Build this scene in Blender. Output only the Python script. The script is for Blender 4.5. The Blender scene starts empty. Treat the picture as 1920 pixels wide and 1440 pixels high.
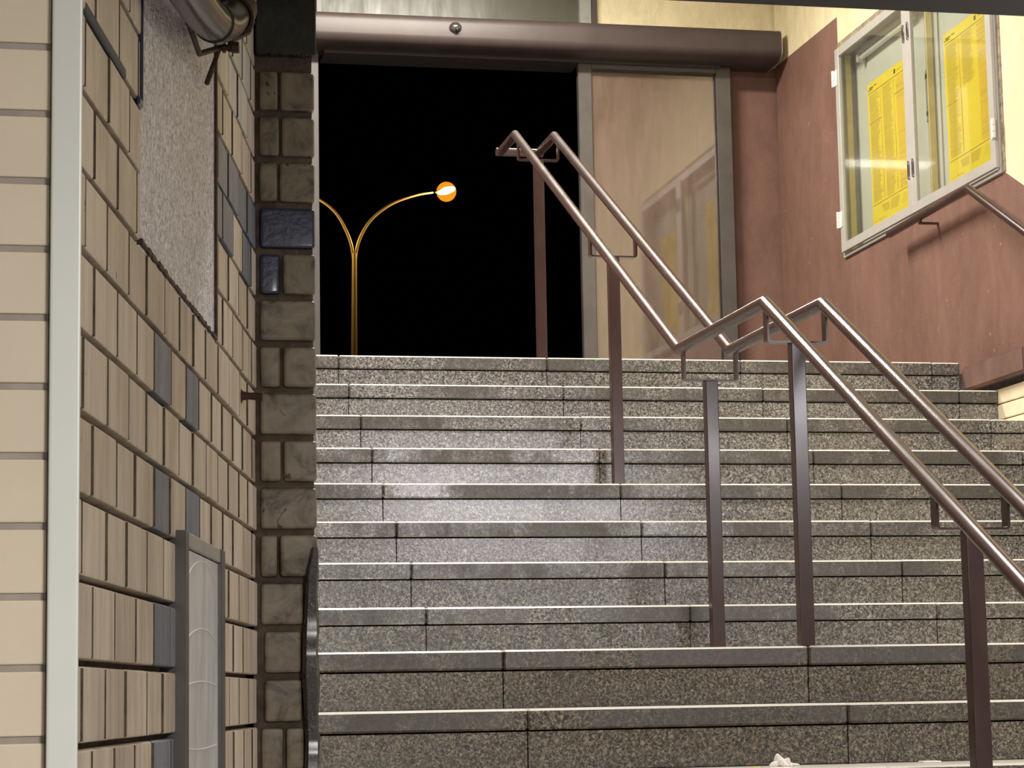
import bpy, bmesh, math, random
from mathutils import Vector, Matrix
random.seed(7)
S = bpy.context.scene
C = S.collection

# ------------------------------------------------------------------ camera
cam_d = bpy.data.cameras.new('camera'); cam = bpy.data.objects.new('camera', cam_d); C.objects.link(cam)
cam_d.sensor_fit = 'HORIZONTAL'; cam_d.sensor_width = 36.0; cam_d.lens = 4355.89/1920*36
F_ = Vector((0.20330339, 0.97004681, 0.13295453)); R_ = Vector((0.979066, -0.20277951, -0.0176137)); U_ = Vector((-0.00987434, -0.13375219, 0.99096562))
m = Matrix.Identity(4)
for i in range(3): m[i][0], m[i][1], m[i][2] = R_[i], U_[i], -F_[i]
cam.matrix_world = m
cam_d.clip_end = 400; cam_d.clip_start = 0.05
S.camera = cam
# ------------------------------------------------------------------ world, exposure
w = bpy.data.worlds.new('night'); S.world = w; w.use_nodes = True
w.node_tree.nodes['Background'].inputs[0].default_value = (0.002, 0.002, 0.003, 1); w.node_tree.nodes['Background'].inputs[1].default_value = 0.1
S.view_settings.view_transform = 'Standard'; S.view_settings.look = 'None'
S.view_settings.exposure = 0.0; S.view_settings.gamma = 1.0; S.view_settings.use_curve_mapping = False
# ------------------------------------------------------------------ lamps under the two ceilings
def lamp(name, loc, sx, sy, power, col, rot=(0, 0, 0)):
    l = bpy.data.lights.new(name, 'AREA'); l.shape = 'RECTANGLE'; l.size = sx; l.size_y = sy; l.energy = power; l.color = col
    o = bpy.data.objects.new(name, l); C.objects.link(o); o.location = loc; o.rotation_euler = rot
    return o
lamp('passage_light', (2.60, 3.45, 1.12), 1.25, 0.13, 33, (0.98, 0.95, 1.0), (math.radians(62), 0, 0))
lamp('passage_light', (1.3, -0.6, 1.165), 0.16, 1.25, 225, (1.0, 0.95, 0.90))
lamp('hall_light', (1.7, 6.9, 4.12), 1.3, 0.25, 225, (1.0, 0.95, 0.90))
lamp('hall_light', (2.0, 10.4, 4.12), 1.3, 0.25, 215, (1.0, 0.93, 0.80))

# ------------------------------------------------------------------ helpers
def link(o, parent=None):
    C.objects.link(o)
    if parent: o.parent = parent
    return o
def obj(name, bm, mats, parent=None, smooth=False, wn=False):
    me = bpy.data.meshes.new(name)
    bmesh.ops.recalc_face_normals(bm, faces=bm.faces[:])
    bm.to_mesh(me); bm.free()
    for mm in (mats if isinstance(mats, (list, tuple)) else [mats]): me.materials.append(mm)
    if smooth:
        for p in me.polygons: p.use_smooth = True
        try: me.set_sharp_from_angle(angle=math.radians(40))
        except Exception: pass
    o = bpy.data.objects.new(name, me)
    if wn:
        md = o.modifiers.new('wn', 'WEIGHTED_NORMAL'); md.weight = 100; md.keep_sharp = True
    return link(o, parent)
def tag(o, label, cat, group=None):
    o['label'] = label; o['category'] = cat
    if group: o['group'] = group
    return o
def struct(o): o['kind'] = 'structure'; return o
def thing(name, label, cat, loc, group=None):
    o = bpy.data.objects.new(name, None); C.objects.link(o); o.location = loc; o.empty_display_size = 0.1
    o['label'] = label; o['category'] = cat
    if group: o['group'] = group
    return o
def keep(parent):
    """children are modelled in world coordinates: cancel the empty's offset"""
    for c in parent.children:
        c.matrix_parent_inverse = Matrix.Translation(parent.location).inverted()
def box(bm, x0, x1, y0, y1, z0, z1, bev=0, mi=0, M=None, seg=1):
    old = set(bm.faces)
    g = bmesh.ops.create_cube(bm, size=1)['verts']
    T = Matrix.Translation(((x0+x1)/2, (y0+y1)/2, (z0+z1)/2)) @ Matrix.Diagonal((abs(x1-x0), abs(y1-y0), abs(z1-z0), 1))
    bmesh.ops.transform(bm, matrix=T, verts=g)
    fs = set(f for v in g for f in v.link_faces)
    if bev > 0:
        es = list(set(e for v in g for e in v.link_edges))
        bmesh.ops.bevel(bm, geom=es, offset=bev, segments=seg, affect='EDGES', profile=0.5)
        fs = set(bm.faces)-old
    vs = set()
    for f in fs:
        if f.is_valid:
            f.material_index = mi
            for v in f.verts: vs.add(v)
    if M is not None: bmesh.ops.transform(bm, matrix=M, verts=list(vs))
    return list(vs)
def B(*a, **k):
    bm = bmesh.new(); box(bm, *a, **k); return bm
def sweep(bm, pts, r, n=20, cap=True, rs=None, round_end=(False, False)):
    pts = [Vector(p) for p in pts]
    rings = []; up = None
    for i, p in enumerate(pts):
        a = (pts[i]-pts[i-1]).normalized() if i > 0 else None
        b = (pts[i+1]-pts[i]).normalized() if i < len(pts)-1 else None
        if a is None: a = b
        if b is None: b = a
        t = (a+b).normalized()
        if up is None:
            up = Vector((0, 0, 1)) if abs(a.z) < 0.9 else Vector((1, 0, 0))
        # profile frame carried along segment a, projected on the mitre plane
        s = a.cross(up).normalized(); u = s.cross(a).normalized()
        rr = rs[i] if rs else r
        ring = []
        for k in range(n):
            an = 2*math.pi*k/n
            o = (s*math.cos(an)+u*math.sin(an))*rr
            o = o - a*(o.dot(t)/a.dot(t))
            ring.append(bm.verts.new(p+o))
        rings.append(ring)
        s2 = b.cross(u if abs(b.dot(u)) < 0.99 else s)
        if abs(b.dot(u)) < 0.99: up = s2.normalized().cross(b)
    for A_, B_ in zip(rings, rings[1:]):
        for k in range(n): bm.faces.new((A_[k], A_[(k+1) % n], B_[(k+1) % n], B_[k]))
    if cap:
        bm.faces.new(rings[0][::-1]); bm.faces.new(rings[-1])
    return rings
def prism(bm, poly, axis, a, b, mi=0):
    """extrude a polygon; axis 'x': poly is (y,z); axis 'y': (x,z); axis 'z': (x,y)"""
    def P(u, v, t): return {'x': (t, u, v), 'y': (u, t, v), 'z': (u, v, t)}[axis]
    A_ = [bm.verts.new(P(u, v, a)) for u, v in poly]; B_ = [bm.verts.new(P(u, v, b)) for u, v in poly]
    fs = [bm.faces.new(A_), bm.faces.new(B_[::-1])]
    n = len(poly)
    for i in range(n): fs.append(bm.faces.new((A_[i], B_[i], B_[(i+1) % n], A_[(i+1) % n])))
    for f in fs: f.material_index = mi
    return fs

# ------------------------------------------------------------------ materials
class MT:
    def __init__(s, name, rough=0.5, metal=0.0, col=(0.5, 0.5, 0.5), spec=0.5, coat=0.0):
        s.m = bpy.data.materials.new(name); s.m.use_nodes = True; s.t = s.m.node_tree; s.n = s.t.nodes
        s.b = s.n['Principled BSDF']; s.b.inputs['Roughness'].default_value = rough; s.b.inputs['Metallic'].default_value = metal
        s.b.inputs['Base Color'].default_value = (*col, 1); s.b.inputs['Specular IOR Level'].default_value = spec
        s.b.inputs['Coat Weight'].default_value = coat; s.b.inputs['Coat Roughness'].default_value = 0.12
        s.tc = s.n.new('ShaderNodeTexCoord')
    def L(s, a, b): s.t.links.new(a, b)
    def coord(s, scale=(1, 1, 1)):
        mp = s.n.new('ShaderNodeMapping'); mp.inputs['Scale'].default_value = scale; s.L(s.tc.outputs['Object'], mp.inputs['Vector']); return mp.outputs[0]
    def noise(s, scale, detail=3, rough=0.5, dist=0.0, sc=(1, 1, 1)):
        x = s.n.new('ShaderNodeTexNoise'); x.inputs['Scale'].default_value = scale; x.inputs['Detail'].default_value = detail
        x.inputs['Roughness'].default_value = rough; x.inputs['Distortion'].default_value = dist; s.L(s.coord(sc), x.inputs['Vector']); return x.outputs['Fac']
    def vor(s, scale, sc=(1, 1, 1), feature='F1', out='Distance'):
        x = s.n.new('ShaderNodeTexVoronoi'); x.feature = feature; x.inputs['Scale'].default_value = scale; s.L(s.coord(sc), x.inputs['Vector']); return x.outputs[out]
    def ramp(s, fac, stops, const=False):
        r = s.n.new('ShaderNodeValToRGB'); s.L(fac, r.inputs[0]); e = r.color_ramp.elements
        if const: r.color_ramp.interpolation = 'CONSTANT'
        while len(e) < len(stops): e.new(0.5)
        for i, (p, c) in enumerate(stops):
            e[i].position = p; e[i].color = (*c, 1) if isinstance(c, tuple) else (c, c, c, 1)
        return r.outputs[0]
    def mix(s, fac, a, b, mode='MIX'):
        x = s.n.new('ShaderNodeMix'); x.data_type = 'RGBA'; x.blend_type = mode
        for v, k in ((fac, 0), (a, 6), (b, 7)):
            if isinstance(v, (int, float)): x.inputs[k].default_value = v if k == 0 else (v, v, v, 1)
            elif isinstance(v, tuple): x.inputs[k].default_value = (*v, 1)
            else: s.L(v, x.inputs[k])
        return x.outputs[2]
    def base(s, o): s.L(o, s.b.inputs['Base Color'])
    def rough(s, o): s.L(o, s.b.inputs['Roughness'])
    def bump(s, h, dist=0.002, st=1.0):
        b = s.n.new('ShaderNodeBump'); b.inputs['Distance'].default_value = dist; b.inputs['Strength'].default_value = st; s.L(h, b.inputs['Height']); s.L(b.outputs[0], s.b.inputs['Normal'])

def granite(name, stain, edge=False, tint=(1, 1, 1)):
    g = MT(name, 0.21, spec=0.9)
    n1 = g.noise(135, 3, 0.6, 1.1)
    c = g.ramp(n1, [(0.36, (0.020, 0.018, 0.017)), (0.46, (0.080, 0.075, 0.069)), (0.54, (0.19, 0.18, 0.165)), (0.66, (0.40, 0.385, 0.36))])
    if stain:
        d = g.ramp(g.noise(2.6, 5, 0.7, 0, (1, 1, 0.6)), [(0.42, 0.0), (0.56, 1.0)])
        st = g.ramp(g.noise(60, 4, 0.7, 0.5, (1, 1, 0.45)), [(0.3, (0.020, 0.017, 0.013)), (0.6, (0.052, 0.045, 0.036)), (0.8, (0.16, 0.145, 0.125))])
        k = g.n.new('ShaderNodeMath'); k.operation = 'MULTIPLY'; k.inputs[1].default_value = 0.85; g.L(d, k.inputs[0])
        c = g.mix(k.outputs[0], c, st)
        g.rough(g.ramp(d, [(0, 0.21), (1, 0.45)]))
    elif edge:
        c = g.mix(0.85, c, (0.80, 0.77, 0.68))  # worn stone, paled further to paint the light caught on the nosings
    else:
        d = g.ramp(g.noise(5.0, 5, 0.7, 0, (1.5, 1, 0.5)), [(0.45, 0.0), (0.85, 0.5)])
        c = g.mix(d, c, (0.09, 0.075, 0.055))
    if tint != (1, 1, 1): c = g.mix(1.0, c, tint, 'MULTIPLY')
    g.base(c); g.bump(n1, 0.0005, 0.5)
    return g.m
M_gr = granite('granite', False); M_gs = granite('granite_stained', True); M_gr2 = granite('granite_browned', False, False, (0.78, 0.71, 0.56)); M_gs2 = granite('granite_stained_browned', True, False, (0.78, 0.71, 0.56)); M_ge = granite('granite_worn_lit_edge', False, True)
M_gap = MT('joint_dark', 0.9, col=(0.012, 0.010, 0.008)).m

def paint_brown(name, dirty=0.0):
    p = MT(name, 0.24, col=(0.06, 0.03, 0.025), spec=0.45, coat=0.1)
    n = p.noise(9, 5, 0.6); p.base(p.ramp(n, [(0.3, (0.040, 0.020, 0.017)), (0.7, (0.052, 0.027, 0.023))]))
    p.rough(p.ramp(p.noise(6, 2, 0.5), [(0.3, 0.24), (0.8, 0.30)]))
    return p.m
M_rail = paint_brown('brown_gloss_paint')
def plaster(name, c0, c1, rough=0.7, bs=120):
    p = MT(name, rough, spec=0.3)
    a = p.ramp(p.noise(2.2, 5, 0.65, 0, (1, 1, 0.5)), [(0.3, c0), (0.72, c1)])
    st = p.ramp(p.noise(11, 6, 0.75, 0.3, (1, 1, 0.45)), [(0.32, 0.80), (0.60, 1.0)])
    st = p.mix(1.0, st, p.ramp(p.noise(170, 3, 0.7), [(0.3, 0.86), (0.65, 1.04)]), 'MULTIPLY')
    a = p.mix(1.0, a, st, 'MULTIPLY')
    sp = p.ramp(p.noise(33, 2, 0.5), [(0.725, 0.0), (0.76, 0.6)])
    a = p.mix(sp, a, tuple(min(1, v*1.7) for v in c1))
    p.base(a); p.bump(p.noise(bs, 5, 0.65), 0.003, 0.5); return p.m
M_brownwall = plaster('brown_oil_painted_plaster', (0.165, 0.088, 0.066), (0.240, 0.135, 0.107), 0.5)
M_cream = plaster('cream_plaster', (0.74, 0.65, 0.40), (0.80, 0.72, 0.48), 0.7)
M_dark = MT('dark_void', 0.9, col=(0.02, 0.02, 0.02)).m
M_ceil = plaster('ceiling_paint', (0.55, 0.5, 0.42), (0.6, 0.55, 0.47))
M_beam = MT('beam_dark', 0.8, col=(0.018, 0.016, 0.015)).m
def simple(name, col, rough=0.5, metal=0, spec=0.5, var=0.12, ns=12, bump=0.0, sc=(1, 1, 1), coat=0.0):
    p = MT(name, rough, metal, col, spec, coat); n = p.noise(ns, 5, 0.6, 0, sc)
    p.base(p.ramp(n, [(0.3, tuple(v*(1-var) for v in col)), (0.7, tuple(min(1, v*(1+var)) for v in col))]))
    if bump: p.bump(p.noise(ns*5, 4, 0.6), bump, 0.6)
    return p.m
M_alu = simple('aluminium_grey', (0.50, 0.48, 0.46), 0.42, 0.35, 0.5, 0.08)
M_cab = simple('cabinet_grey_metal', (0.42, 0.41, 0.385), 0.45, 0.2, 0.5, 0.05)
M_bronze = simple('bronze_frame', (0.105, 0.095, 0.090), 0.35, 0.3, 0.5, 0.15, 8)
M_header = simple('header_brown', (0.052, 0.038, 0.037), 0.45, 0.0, 0.5, 0.15, 6, 0.0003)
M_white = simple('white_trim', (0.58, 0.60, 0.57), 0.35, 0, 0.5, 0.04, 3)
M_pass = simple('passage_grey_plaster', (0.42, 0.41, 0.40), 0.7)
M_chrome = MT('chrome', 0.12, 1.0, (0.75, 0.75, 0.78)).m
M_black = MT('black_plastic', 0.35, 0, (0.02, 0.02, 0.02)).m

def brick_mat(name, c0, c1, rough=0.38):
    p = MT(name, rough, spec=0.4, coat=0.0)
    at = p.n.new('ShaderNodeAttribute'); at.attribute_name = 'tone'
    a = p.ramp(at.outputs['Fac'], [(0.0, c0), (1.0, c1)])
    st = p.ramp(p.noise(26, 6, 0.72, 0.2, (1, 1, 0.13)), [(0.32, (0.55, 0.49, 0.42)), (0.60, (1, 1, 1))])
    a = p.mix(0.75, a, st, 'MULTIPLY')
    ch = p.ramp(p.noise(75, 3, 0.6, 0.6, (1, 1, 0.5)), [(0.715, 0.0), (0.74, 1.0)])
    a = p.mix(ch, a, (0.10, 0.05, 0.035))
    p.base(a); p.bump(p.noise(70, 4, 0.65, 0.3, (1, 1, 0.35)), 0.0015, 0.5)
    p.rough(p.ramp(p.noise(20, 4, 0.7), [(0.3, 0.38), (0.75, 0.58)]))
    return p.m
M_brick = brick_mat('glazed_tan_brick', (0.50, 0.43, 0.345), (0.62, 0.545, 0.45))
M_blue = brick_mat('glazed_blue_grey_brick', (0.13, 0.15, 0.20), (0.20, 0.22, 0.27))
M_pale = brick_mat('glazed_pale_brick', (0.50, 0.49, 0.46), (0.56, 0.55, 0.52))
def old_brick():
    p = MT('grimy_painted_brick', 0.46, spec=0.45)
    n = p.noise(16, 6, 0.7, 0.6)
    a = p.ramp(n, [(0.34, (0.045, 0.034, 0.020)), (0.47, (0.15, 0.122, 0.080)), (0.70, (0.24, 0.20, 0.14))])
    ch = p.ramp(p.noise(30, 3, 0.5, 1.5), [(0.70, 0.0), (0.72, 1.0)])
    p.base(p.mix(ch, a, (0.03, 0.015, 0.01)))
    p.bump(p.noise(26, 2, 0.5, 0.4), 0.004, 0.5); return p.m
M_old = old_brick()
M_oldblue = simple('dark_blue_paint', (0.012, 0.018, 0.052), 0.35, 0, 0.5, 0.4, 16, 0.003, coat=0.3)
M_mortar = simple('mortar', (0.085, 0.062, 0.042), 0.85, 0, 0.3, 0.5, 40, 0.003)
M_oldmortar = simple('grimy_mortar', (0.075, 0.055, 0.035), 0.7, 0, 0.4, 0.5, 30, 0.005)
M_fg = simple('beige_painted_brick', (0.575, 0.50, 0.385), 0.45, 0, 0.4, 0.05, 5, 0.0006)
M_fgj = simple('grey_joint', (0.30, 0.265, 0.23), 0.8, 0, 0.3, 0.12, 25, 0.0005)
M_concrete = simple('grimy_green_concrete', (0.030, 0.030, 0.022), 0.6, 0, 0.4, 0.4, 18, 0.004)
M_tar = simple('tar_black_paint', (0.014, 0.008, 0.008), 0.14, 0, 0.7, 0.4, 25, 0.012, coat=0.6)
M_rust = simple('rusty_iron', (0.060, 0.030, 0.020), 0.6, 0.4, 0.5, 0.5, 60, 0.002)
M_pipe = simple('grey_gloss_pipe', (0.040, 0.038, 0.032), 0.22, 0.0, 0.25, 0.3, 9)

# hammered metallic panel
p = MT('hammered_silver_panel', 0.33, 0.05, (0.5, 0.47, 0.48))
hn = p.noise(105, 2, 0.5, 1.5)
c = p.ramp(hn, [(0.36, (0.42, 0.41, 0.43)), (0.48, (0.74, 0.72, 0.75)), (0.58, (0.98, 0.96, 1.0))])
spk = p.ramp(p.noise(70, 2, 0.5), [(0.26, 1.0), (0.29, 0.0)])
p.base(p.mix(spk, c, (0.05, 0.04, 0.04))); p.bump(hn, 0.012, 0.9); M_ham = p.m
# streaky display pane
p = MT('clouded_pane', 0.22, 0.15, (0.3, 0.3, 0.32))
n = p.noise(22, 6, 0.7, 0.3, (1, 1, 0.12))
p.base(p.ramp(n, [(0.3, (0.42, 0.43, 0.46)), (0.5, (0.58, 0.575, 0.58)), (0.7, (0.70, 0.70, 0.73))])); p.rough(p.ramp(n, [(0.3, 0.25), (0.7, 0.5)])); M_pane = p.m
M_glint = MT('pale_glint', 0.4, 0, (0.72, 0.70, 0.68)).m

def dirty_glass(name, film, fac, refl, rough=0.03, streak=14):
    p = MT(name); t = p.t; n = p.n
    tr = n.new('ShaderNodeBsdfTransparent'); tr.inputs[0].default_value = (0.9, 0.93, 0.9, 1)
    gl = n.new('ShaderNodeBsdfGlossy'); gl.inputs['Roughness'].default_value = rough; gl.inputs['Color'].default_value = (1, 1, 1, 1)
    df = n.new('ShaderNodeBsdfDiffuse')
    s_ = p.noise(streak, 5, 0.7, 0.3, (1, 1, 0.2)); p.L(p.ramp(s_, [(0.3, tuple(v*0.8 for v in film)), (0.7, tuple(min(1, v*1.15) for v in film))]), df.inputs[0])
    m1 = n.new('ShaderNodeMixShader'); m1.inputs[0].default_value = refl; p.L(tr.outputs[0], m1.inputs[1]); p.L(gl.outputs[0], m1.inputs[2])
    m2 = n.new('ShaderNodeMixShader'); p.L(p.ramp(s_, [(0.25, fac*0.75), (0.75, fac*1.2)]), m2.inputs[0]); p.L(m1.outputs[0], m2.inputs[1]); p.L(df.outputs[0], m2.inputs[2])
    p.L(m2.outputs[0], n['Material Output'].inputs[0]); return p.m
M_doorglass = dirty_glass('door_glass_dusty', (0.235, 0.165, 0.135), 0.36, 0.16)
M_winglass = dirty_glass('window_glass_dirty', (0.085, 0.088, 0.062), 0.75, 0.12, 0.35)
M_cabglass = dirty_glass('cabinet_glass', (0.6, 0.55, 0.5), 0.03, 0.10, 0.01)

# ------------------------------------------------------------------ stairs
t_, r_ = 0.286873, 0.155
Z1, Y1, Y0 = 0.275784, 7.120012, 6.078635
FLOOR = -1.4292
def ny(n): return Y1+(n-1)*t_ if n >= 1 else Y0+n*t_
def nz(n): return Z1+(n-1)*r_
XL, XR = 0.497, 3.89
joints = [1.21, 2.06, 2.885, 3.725]
st = thing('staircase', 'wide granite staircase with a half landing climbing to the dark doorway', 'stairs', (2.2, 6.0, FLOOR))
for n in range(-9, 9):
    y, z = ny(n), nz(n)
    yb = ny(n+1)+0.02 if n < 8 else y+0.32
    xr = XR if n < 8 else 3.848
    edges = [XL]+[j+(0.03 if n < 1 else 0)+random.uniform(-0.004, 0.004) for j in joints]+[xr]
    edges = [e for e in edges if e <= xr]
    bm = bmesh.new(); bm2 = bmesh.new()
    for a, b in zip(edges, edges[1:]):
        g = 0.0012
        dy = random.uniform(0, 0.0015); dz = random.uniform(-0.0008, 0.0008)
        box(bm, a+g, b-g, y+dy, yb, z-0.052, z+dz, bev=0.005)
        if n > -9:
            box(bm2, a+g, b-g, y+0.010, y+0.04, z-r_+0.001, z-0.0565, bev=0.001)
    bm.normal_update()
    for f in bm.faces:
        if f.normal.z > 0.3: f.material_index = 1
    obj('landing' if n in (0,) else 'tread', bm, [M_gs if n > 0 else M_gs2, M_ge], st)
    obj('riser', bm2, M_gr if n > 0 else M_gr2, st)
# dark bed behind the slabs
bm = bmesh.new()
poly = [(ny(-9)+0.2, FLOOR)]
for n in range(-8, 9):
    poly += [(ny(n)+0.03, nz(n-1)-0.03), (ny(n)+0.03, nz(n)-0.03)]
poly += [(9.4, nz(8)-0.03), (9.4, FLOOR)]
prism(bm, poly, 'x', XL+0.001, XR-0.045)
obj('stair_core', bm, M_gap, st)
keep(st)
TOP = nz(8)

# ------------------------------------------------------------------ floors, outside ground, ceilings
struct(obj('floor', B(-1.5, 4.1, -3.0, ny(-9)+0.25, FLOOR-0.2, FLOOR, bev=0), M_gs))
struct(obj('floor_hall', B(XL, 4.10, ny(8)+0.3205, 12.05, TOP-0.15, TOP-0.002), M_gs))
struct(obj('ground', B(-30, 50, 12.16, 90, TOP-0.3, TOP-0.06), simple('asphalt', (0.012, 0.012, 0.012), 0.9)))
struct(obj('ceiling', B(-1.5, 4.1, -3.0, 3.9, 1.275, 1.5), M_ceil))
struct(obj('trim_1', B(-0.5, 4.25, 3.9, 4.0, 1.265, 4.3), M_beam))
struct(obj('ceiling_hall', B(0.3, 4.3, 4.001, 12.0, 4.3, 4.45), M_ceil))
# lamp housings the area lights sit in
for i, (x, y, z, sx, sy, lab) in enumerate([(2.60, 3.45, 1.20, 1.35, 0.14, 'long ceiling lamp across the passage near its far end'), (1.3, -0.6, 1.17, 0.24, 1.35, 'long ceiling lamp in the passage behind the viewer'),
                            (1.7, 6.9, 4.125, 1.4, 0.35, 'ceiling lamp of the stair hall above the upper steps'), (2.0, 10.4, 4.125, 1.4, 0.35, 'ceiling lamp of the stair hall nearest the doorway')]):
    top = 1.275 if z < 2 else 4.3
    o = obj('ceiling_lamp', B(x-sx/2, x+sx/2, y-sy/2, y+sy/2, z+0.002, top, bev=0.01), M_white); tag(o, lab, 'lamp')

# ------------------------------------------------------------------ left side: angled glazed-brick wall, return, foreground wall
A = Vector((0.05268, 2.36653, 0)); u = Vector((0.19526, 0.98075, 0)); nn = Vector((0.98075, -0.19526, 0)); A = A-nn*0.010
WM = Matrix(((u.x, nn.x, 0, A.x), (u.y, nn.y, 0, A.y), (0, 0, 1, 0), (0, 0, 0, 1)))   # local (s, out, z)
ch = 0.0833; z0 = -0.043
def tone_layer(bm): return bm.faces.layers.float.get('tone') or bm.faces.layers.float.new('tone')
bm = bmesh.new(); TL = bm.faces.layers.float.new('tone')
def brick(s0, s1, za, zb, mi, out=0.010, M=WM, bev=0.0032, jit=0.0015):
    before = set(bm.faces)
    o = out+random.uniform(-jit, jit)
    box(bm, s0, s1, o-0.05, o, za, zb, bev=bev, mi=mi, M=M, seg=2)
    tv = random.random()
    for f in set(bm.faces)-before: f[TL] = tv
PS0, PS1, PZ0 = 0.388, 1.138, 0.545      # hammered panel
FS0, FS1, FZ1 = 0.690, 1.130, 0.221      # framed pane
SE = 1.752
for k in range(-17, 15):
    za = z0+k*ch; zb = za+ch
    if za > 1.27: break
    ph = 0.065 if k % 2 else 0.002
    cuts = [ph+j*0.1445+random.uniform(-0.006, 0.006) for j in range(-3, 13)]
    cuts = [c for c in cuts if -0.27 < c < SE-0.045]
    cuts = [-0.27]+cuts+[SE]
    for a, b in zip(cuts, cuts[1:]):
        pieces = [(a, b)]
        def cut(pieces, lo, hi):
            out = []
            for p0, p1 in pieces:
                if p1 <= lo or p0 >= hi: out.append((p0, p1)); continue
                if p0 < lo-0.02: out.append((p0, lo))
                if p1 > hi+0.02: out.append((hi, p1))
            return out
        if zb > PZ0+0.03: pieces = cut(pieces, PS0, PS1)
        if za < FZ1-0.03: pieces = cut(pieces, FS0, FS1+0.04)
        for p0, p1 in pieces:
            mid = (p0+p1)/2; mi = 0
            if k == 1 and 0.50 < mid < 0.69: mi = 1
            if k == -1 and 0.55 < mid < 0.69: mi = 1
            if k in (3,) and (0.50 < mid < 0.64 or 0.79 < mid < 0.93): mi = 1
            if k in (5,) and (0.50 < mid < 0.65 or 0.79 < mid < 0.93): mi = 1
            if k == 10 and mid > 1.13: mi = 1
            if k == 9 and (1.13 < mid < 1.36 or 1.50 < mid < 1.66): mi = 1
            if k in (12, 13) and 1.30 < mid < 1.62: mi = 2
            brick(p0+0.0012, p1-0.0012, za+0.0035, zb-0.0035, mi)
            if p1 < SE-0.01 and abs(p1-PS0) > 0.01 and abs(p1-FS0) > 0.01: box(bm, p1-0.0015, p1+0.0015, -0.01, 0.0110, za+0.0055, zb-0.0055, mi=3, M=WM)
bmw = bm
wl = obj('wall_left', bmw, [M_brick, M_blue, M_pale, M_mortar], smooth=True, wn=True); struct(wl)
bm = bmesh.new()
box(bm, -0.27, SE+0.02, -0.12, -0.008, FLOOR, 1.275, M=WM)
struct(obj('wall_left_mortar', bm, M_mortar))
# return wall facing the viewer
Y2 = 4.064
bm = bmesh.new(); TL = bm.faces.layers.float.new('tone')
zr = z0
RM = Matrix(((1, 0, 0, 0), (0, -1, 0, Y2), (0, 0, 1, 0), (0, 0, 0, 1)))
RM = Matrix.Translation((0, Y2, 0)) @ Matrix.Rotation(math.pi, 4, 'Z') @ Matrix.Diagonal((-1, 1, 1, 1))
for k in range(-17, 14):
    za = zr+k*ch+0.005; zb = za+ch-0.010
    if za > 1.10: break
    x0, x1 = 0.396, 0.4975
    half = 0.432+random.uniform(-0.004, 0.006)
    low = k <= 2
    if low: x1 = 0.473
    if k % 2 == 0 and not k == 12: pcs = [(x0, x1)]
    else: pcs = [(x0, half), (half+0.0015, x1)]
    if k in (11, 13, 12): pcs = [(x0, half), (half+0.0015, x1)]
    if k == 1 or k == 0: pcs = [(x0+0.006, x1-0.004)]
    for i, (p0, p1) in enumerate(pcs):
        mi = 1 if (k == 10 or (k == 9 and i == 0)) else 0
        if k == 10: p0, p1 = x0, x1
        brick(p0+0.001, p1-0.001, za, zb, mi, 0.012, RM, 0.007, 0.003)
        if k == 10: break
struct(obj('wall_return', bm, [M_old, M_oldblue], smooth=True, wn=True))
struct(obj('wall_return_mortar', B(0.385, 0.492, Y2-0.002, Y2+0.2, FLOOR, 4.3), M_oldmortar))
# dark concrete lintel block on top of the return wall, ragged lower edge
bm = bmesh.new()
box(bm, 0.390, 0.4985, Y2-0.022, Y2+0.05, 1.150, 4.29, bev=0.002)
for i in range(26):
    x = 0.395+0.1*i/25; h = random.uniform(0.001, 0.005)
    box(bm, x-0.003, x+0.003, Y2-0.021, Y2+0.01, 1.150-h, 1.152, bev=0.001)
struct(obj('wall_lintel', bm, M_concrete))
# side of the stair hall beyond it
struct(obj('wall_left_hall', B(0.37, 0.496, Y2+0.2005, 12.0, FLOOR, 4.3), M_brownwall))
# tar painted strip on the return wall's outer edge
bm = bmesh.new(); rings = []
zz = [-1.43+0.012*i for i in range(int((0.262+1.43)/0.012)+1)]
for i, z in enumerate(zz):
    e = min(1.0, (0.268-z)/0.05); wl_, wr_ = 0.4745-0.003*math.sin(z*23)-0.003*e+0.012*(1-e), 0.4965+0.0012*math.sin(z*61)+random.uniform(-.0006, .0006)
    if z < 0.05: wl_ -= 0.002
    d = 0.020+0.004*math.sin(z*31)+random.uniform(-.001, .001)
    ring = []
    for k in range(12):
        an = math.pi*2*k/12; cx = (wl_+wr_)/2; rx = (wr_-wl_)/2
        ring.append(bm.verts.new((cx+rx*max(-1, min(1, 1.25*math.cos(an))), Y2-0.008+d*max(-1, min(1, 1.2*math.sin(an))), z)))
    rings.append(ring)
for a, b in zip(rings, rings[1:]):
    for k in range(12): bm.faces.new((a[k], a[(k+1) % 12], b[(k+1) % 12], b[k]))
bm.faces.new(rings[0][::-1]); bm.faces.new(rings[-1])
tag(obj('edge_strip', bm, M_tar, smooth=True), 'lumpy black glossy strip down the outer edge of the grimy brick return', 'strip')
# hammered silver panel, in the gap of the brickwork
bm = bmesh.new(); box(bm, PS0+0.001, PS1-0.001, -0.0075, 0.0075, PZ0-0.01, 1.274, bev=0.001, M=WM)
pnl = tag(obj('metal_panel', bm, M_ham), 'rough silver grey panel set into the brick wall below the pipe', 'panel')
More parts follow.
